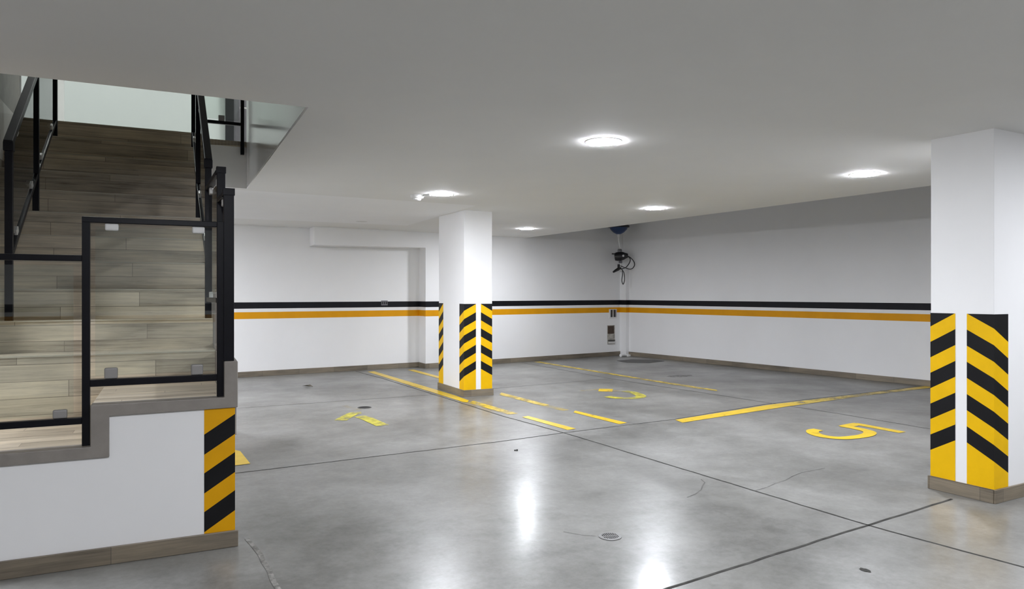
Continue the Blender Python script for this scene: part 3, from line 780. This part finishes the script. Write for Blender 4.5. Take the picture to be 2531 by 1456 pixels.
cable([(-.09, 1.98), (-.03, 1.92), (.005, 1.86), (.02, 1.72), (-.025, 1.615), (-.065, 1.70), (-.045, 1.83), (-.05, 1.93)])
mb = MB(); mb.tube([q(-.32, 1.89, .5), q(-.25, 1.925, .5), q(-.18, 1.955, .5), q(-.10, 1.985, .5)], [.022, .03, .036, .02], 10); mb.build('plug', M['dark_plastic'], t, smooth=True)
mb = MB(); mb.bar(q(-.16, 1.98, .5), q(-.16, 2.07, .5), .05, .04, (1, 0, 0)); mb.build('plug_block', M['dark_plastic'], t, bevel=.008)

# blue container in the corner above it
c = q(-.16, 2.76, .5)
t = thing('hanging_container', 'blue rounded container with dark rim high up in the far corner', 'container', tuple(c))
mb = MB(); mb.lathe([(.03, -.01), (.06, .0), (.12, .035), (.175, .09), (.20, .14)], c, n=32); mb.build('bowl', M['blue'], t, smooth=True)
mb = MB(); mb.lathe([(.20, .135), (.235, .145), (.235, .185), (.205, .195)], c, n=32); mb.build('rim', M['dark_plastic'], t, smooth=True)
mb = MB(); mb.lathe([(.20, .19), (.20, .48), (.17, .54), (.06, .56)], c, n=32); mb.build('body', M['blue'], t, smooth=True)
mb = MB(); mb.lathe([(.025, -.07), (.03, -.01), (.028, .0)], c, n=16); mb.build('spout', M['plastic'], t, smooth=True)
mb = MB(); mb.bar(c + Vector((0, 0, .4)), K + BD * -.50 + Vector((0, 0, c.z + .4)), .05, .04); mb.build('bracket', M['iron'], t)

# white pipe foot on the floor in the corner
c = BF @ Vector((-.30, .30, 0))
t = thing('pipe_fitting', 'white broken pipe fitting lying on the floor in the far corner', 'pipe fitting', tuple(c))
mb = MB(); mb.tube([BF @ Vector(p) for p in ((-.40, .34, .035), (-.31, .32, .04), (-.23, .33, .035))], [.034, .036, .03], 12); mb.build('pipe', M['plastic'], t, smooth=True)
mb = MB(); mb.prism([BF @ Vector(p) for p in ((-.24, .27, .0), (-.13, .28, .0), (-.14, .39, .0), (-.22, .38, .0))], (0, 0, .045)); mb.build('flange', M['paper'], t, bevel=.008)
# dark lid on the floor near the corner
mb = MB(); mb.prism([(9.05, 11.95, 0), (9.0, 11.55, 0), (9.35, 11.28, 0), (9.87, 11.42, 0), (9.88, 11.75, 0), (9.5, 12.05, 0)], (0, 0, .006))
tag(mb.build('floor_plate', M['iron'], bevel=.002), 'dark flat plate on the floor near the far corner', 'floor plate')
# drains
x, y = 2.468, 3.324
t = thing('floor_drain', 'round slotted metal drain set in the floor in front', 'drain', (x, y, 0))
mb = MB(); mb.lathe([(.066, .0), (.066, .004), (.060, .006), (.050, .0055), (.050, .0)], (x, y, 0), n=36); mb.build('rim', M['drain_metal'], t, smooth=True)
mb = MB(); mb.lathe([(.0505, .0), (.0505, .0030), (.0, .0030)], (x, y, 0), n=36); mb.build('well', M['dark'], t)
mb = MB(); ca, sa = math.cos(-.25), math.sin(-.25)
for k in range(-4, 5):
    o = k * .0115; h = math.sqrt(max(0, .0505 ** 2 - o * o))
    a = Vector((x + o * ca - h * sa, y + o * sa + h * ca, .0046)); b = Vector((x + o * ca + h * sa, y + o * sa - h * ca, .0046))
    mb.bar(a, b, .0048, .0022)
mb.bar((x - .05 * ca, y - .05 * sa, .0047), (x + .05 * ca, y + .05 * sa, .0047), .007, .0022)
mb.build('grate', M['drain_metal'], t)
x, y = 2.62, 8.545
t = thing('floor_drain', 'small dark drain in the floor beyond the worn left number', 'drain', (x, y, 0))
mb = MB(); mb.lathe([(.085, .0), (.085, .003), (.075, .005), (.07, .002)], (x, y, 0), n=32); mb.build('rim', M['iron'], t, smooth=True)
mb = MB(); mb.lathe([(.07, .0), (.07, .0035), (.0, .0035)], (x, y, 0), n=32); mb.build('grate', M['dark'], t)
# litter
mb = MB(); P = [(2.40, 10.95), (2.44, 10.86), (2.52, 10.80), (2.50, 10.90)]
mb.prism([(px, py, .004 + .02 * (k % 2)) for k, (px, py) in enumerate(P)], (0, 0, .004)); 
tag(mb.build('dry_leaf', M['leaf']), 'dry curled leaf on the floor before the recess wall', 'leaf')
mb = MB(); mb.lathe([(.004, 0), (.008, .003), (.007, .008), (.0, .010)], (3.078, 5.555, 0), n=10); mb.lathe([(.005, 0), (.010, .004), (.007, .010), (.0, .012)], (3.095, 5.548, 0), n=10)
tag(mb.build('pebble', M['dark'], smooth=True), 'tiny dark pebble on the floor in the middle', 'pebble')

# ------------------------------------------------------------------ camera, world, view
cd = bpy.data.cameras.new('camera'); cam = bpy.data.objects.new('camera', cd); COL.objects.link(cam)
cam.location = (0, 0, 1.4); cam.rotation_euler = (R(90), 0, -R(28.7483))
cd.sensor_fit = 'HORIZONTAL'; cd.sensor_width = 36.; cd.lens = 36. * 1760 / 2531; cd.shift_y = -2. / 2531
cd.clip_start = .05; cd.clip_end = 100
SC.camera = cam
w = bpy.data.worlds.new('world'); SC.world = w; w.use_nodes = True
w.node_tree.nodes['Background'].inputs['Color'].default_value = (.8, .85, .9, 1)
w.node_tree.nodes['Background'].inputs['Strength'].default_value = .02
vs = SC.view_settings
vs.view_transform = 'Standard'; vs.look = 'None'; vs.gamma = 1.; vs.use_curve_mapping = False
vs.exposure = 2.06
try:
    SC.cycles.use_denoising = True; SC.cycles.max_bounces = 16; SC.cycles.diffuse_bounces = 10; SC.cycles.transparent_max_bounces = 24
    SC.cycles.sample_clamp_indirect = 6.; SC.cycles.caustics_reflective = False; SC.cycles.caustics_refractive = False
except Exception: pass
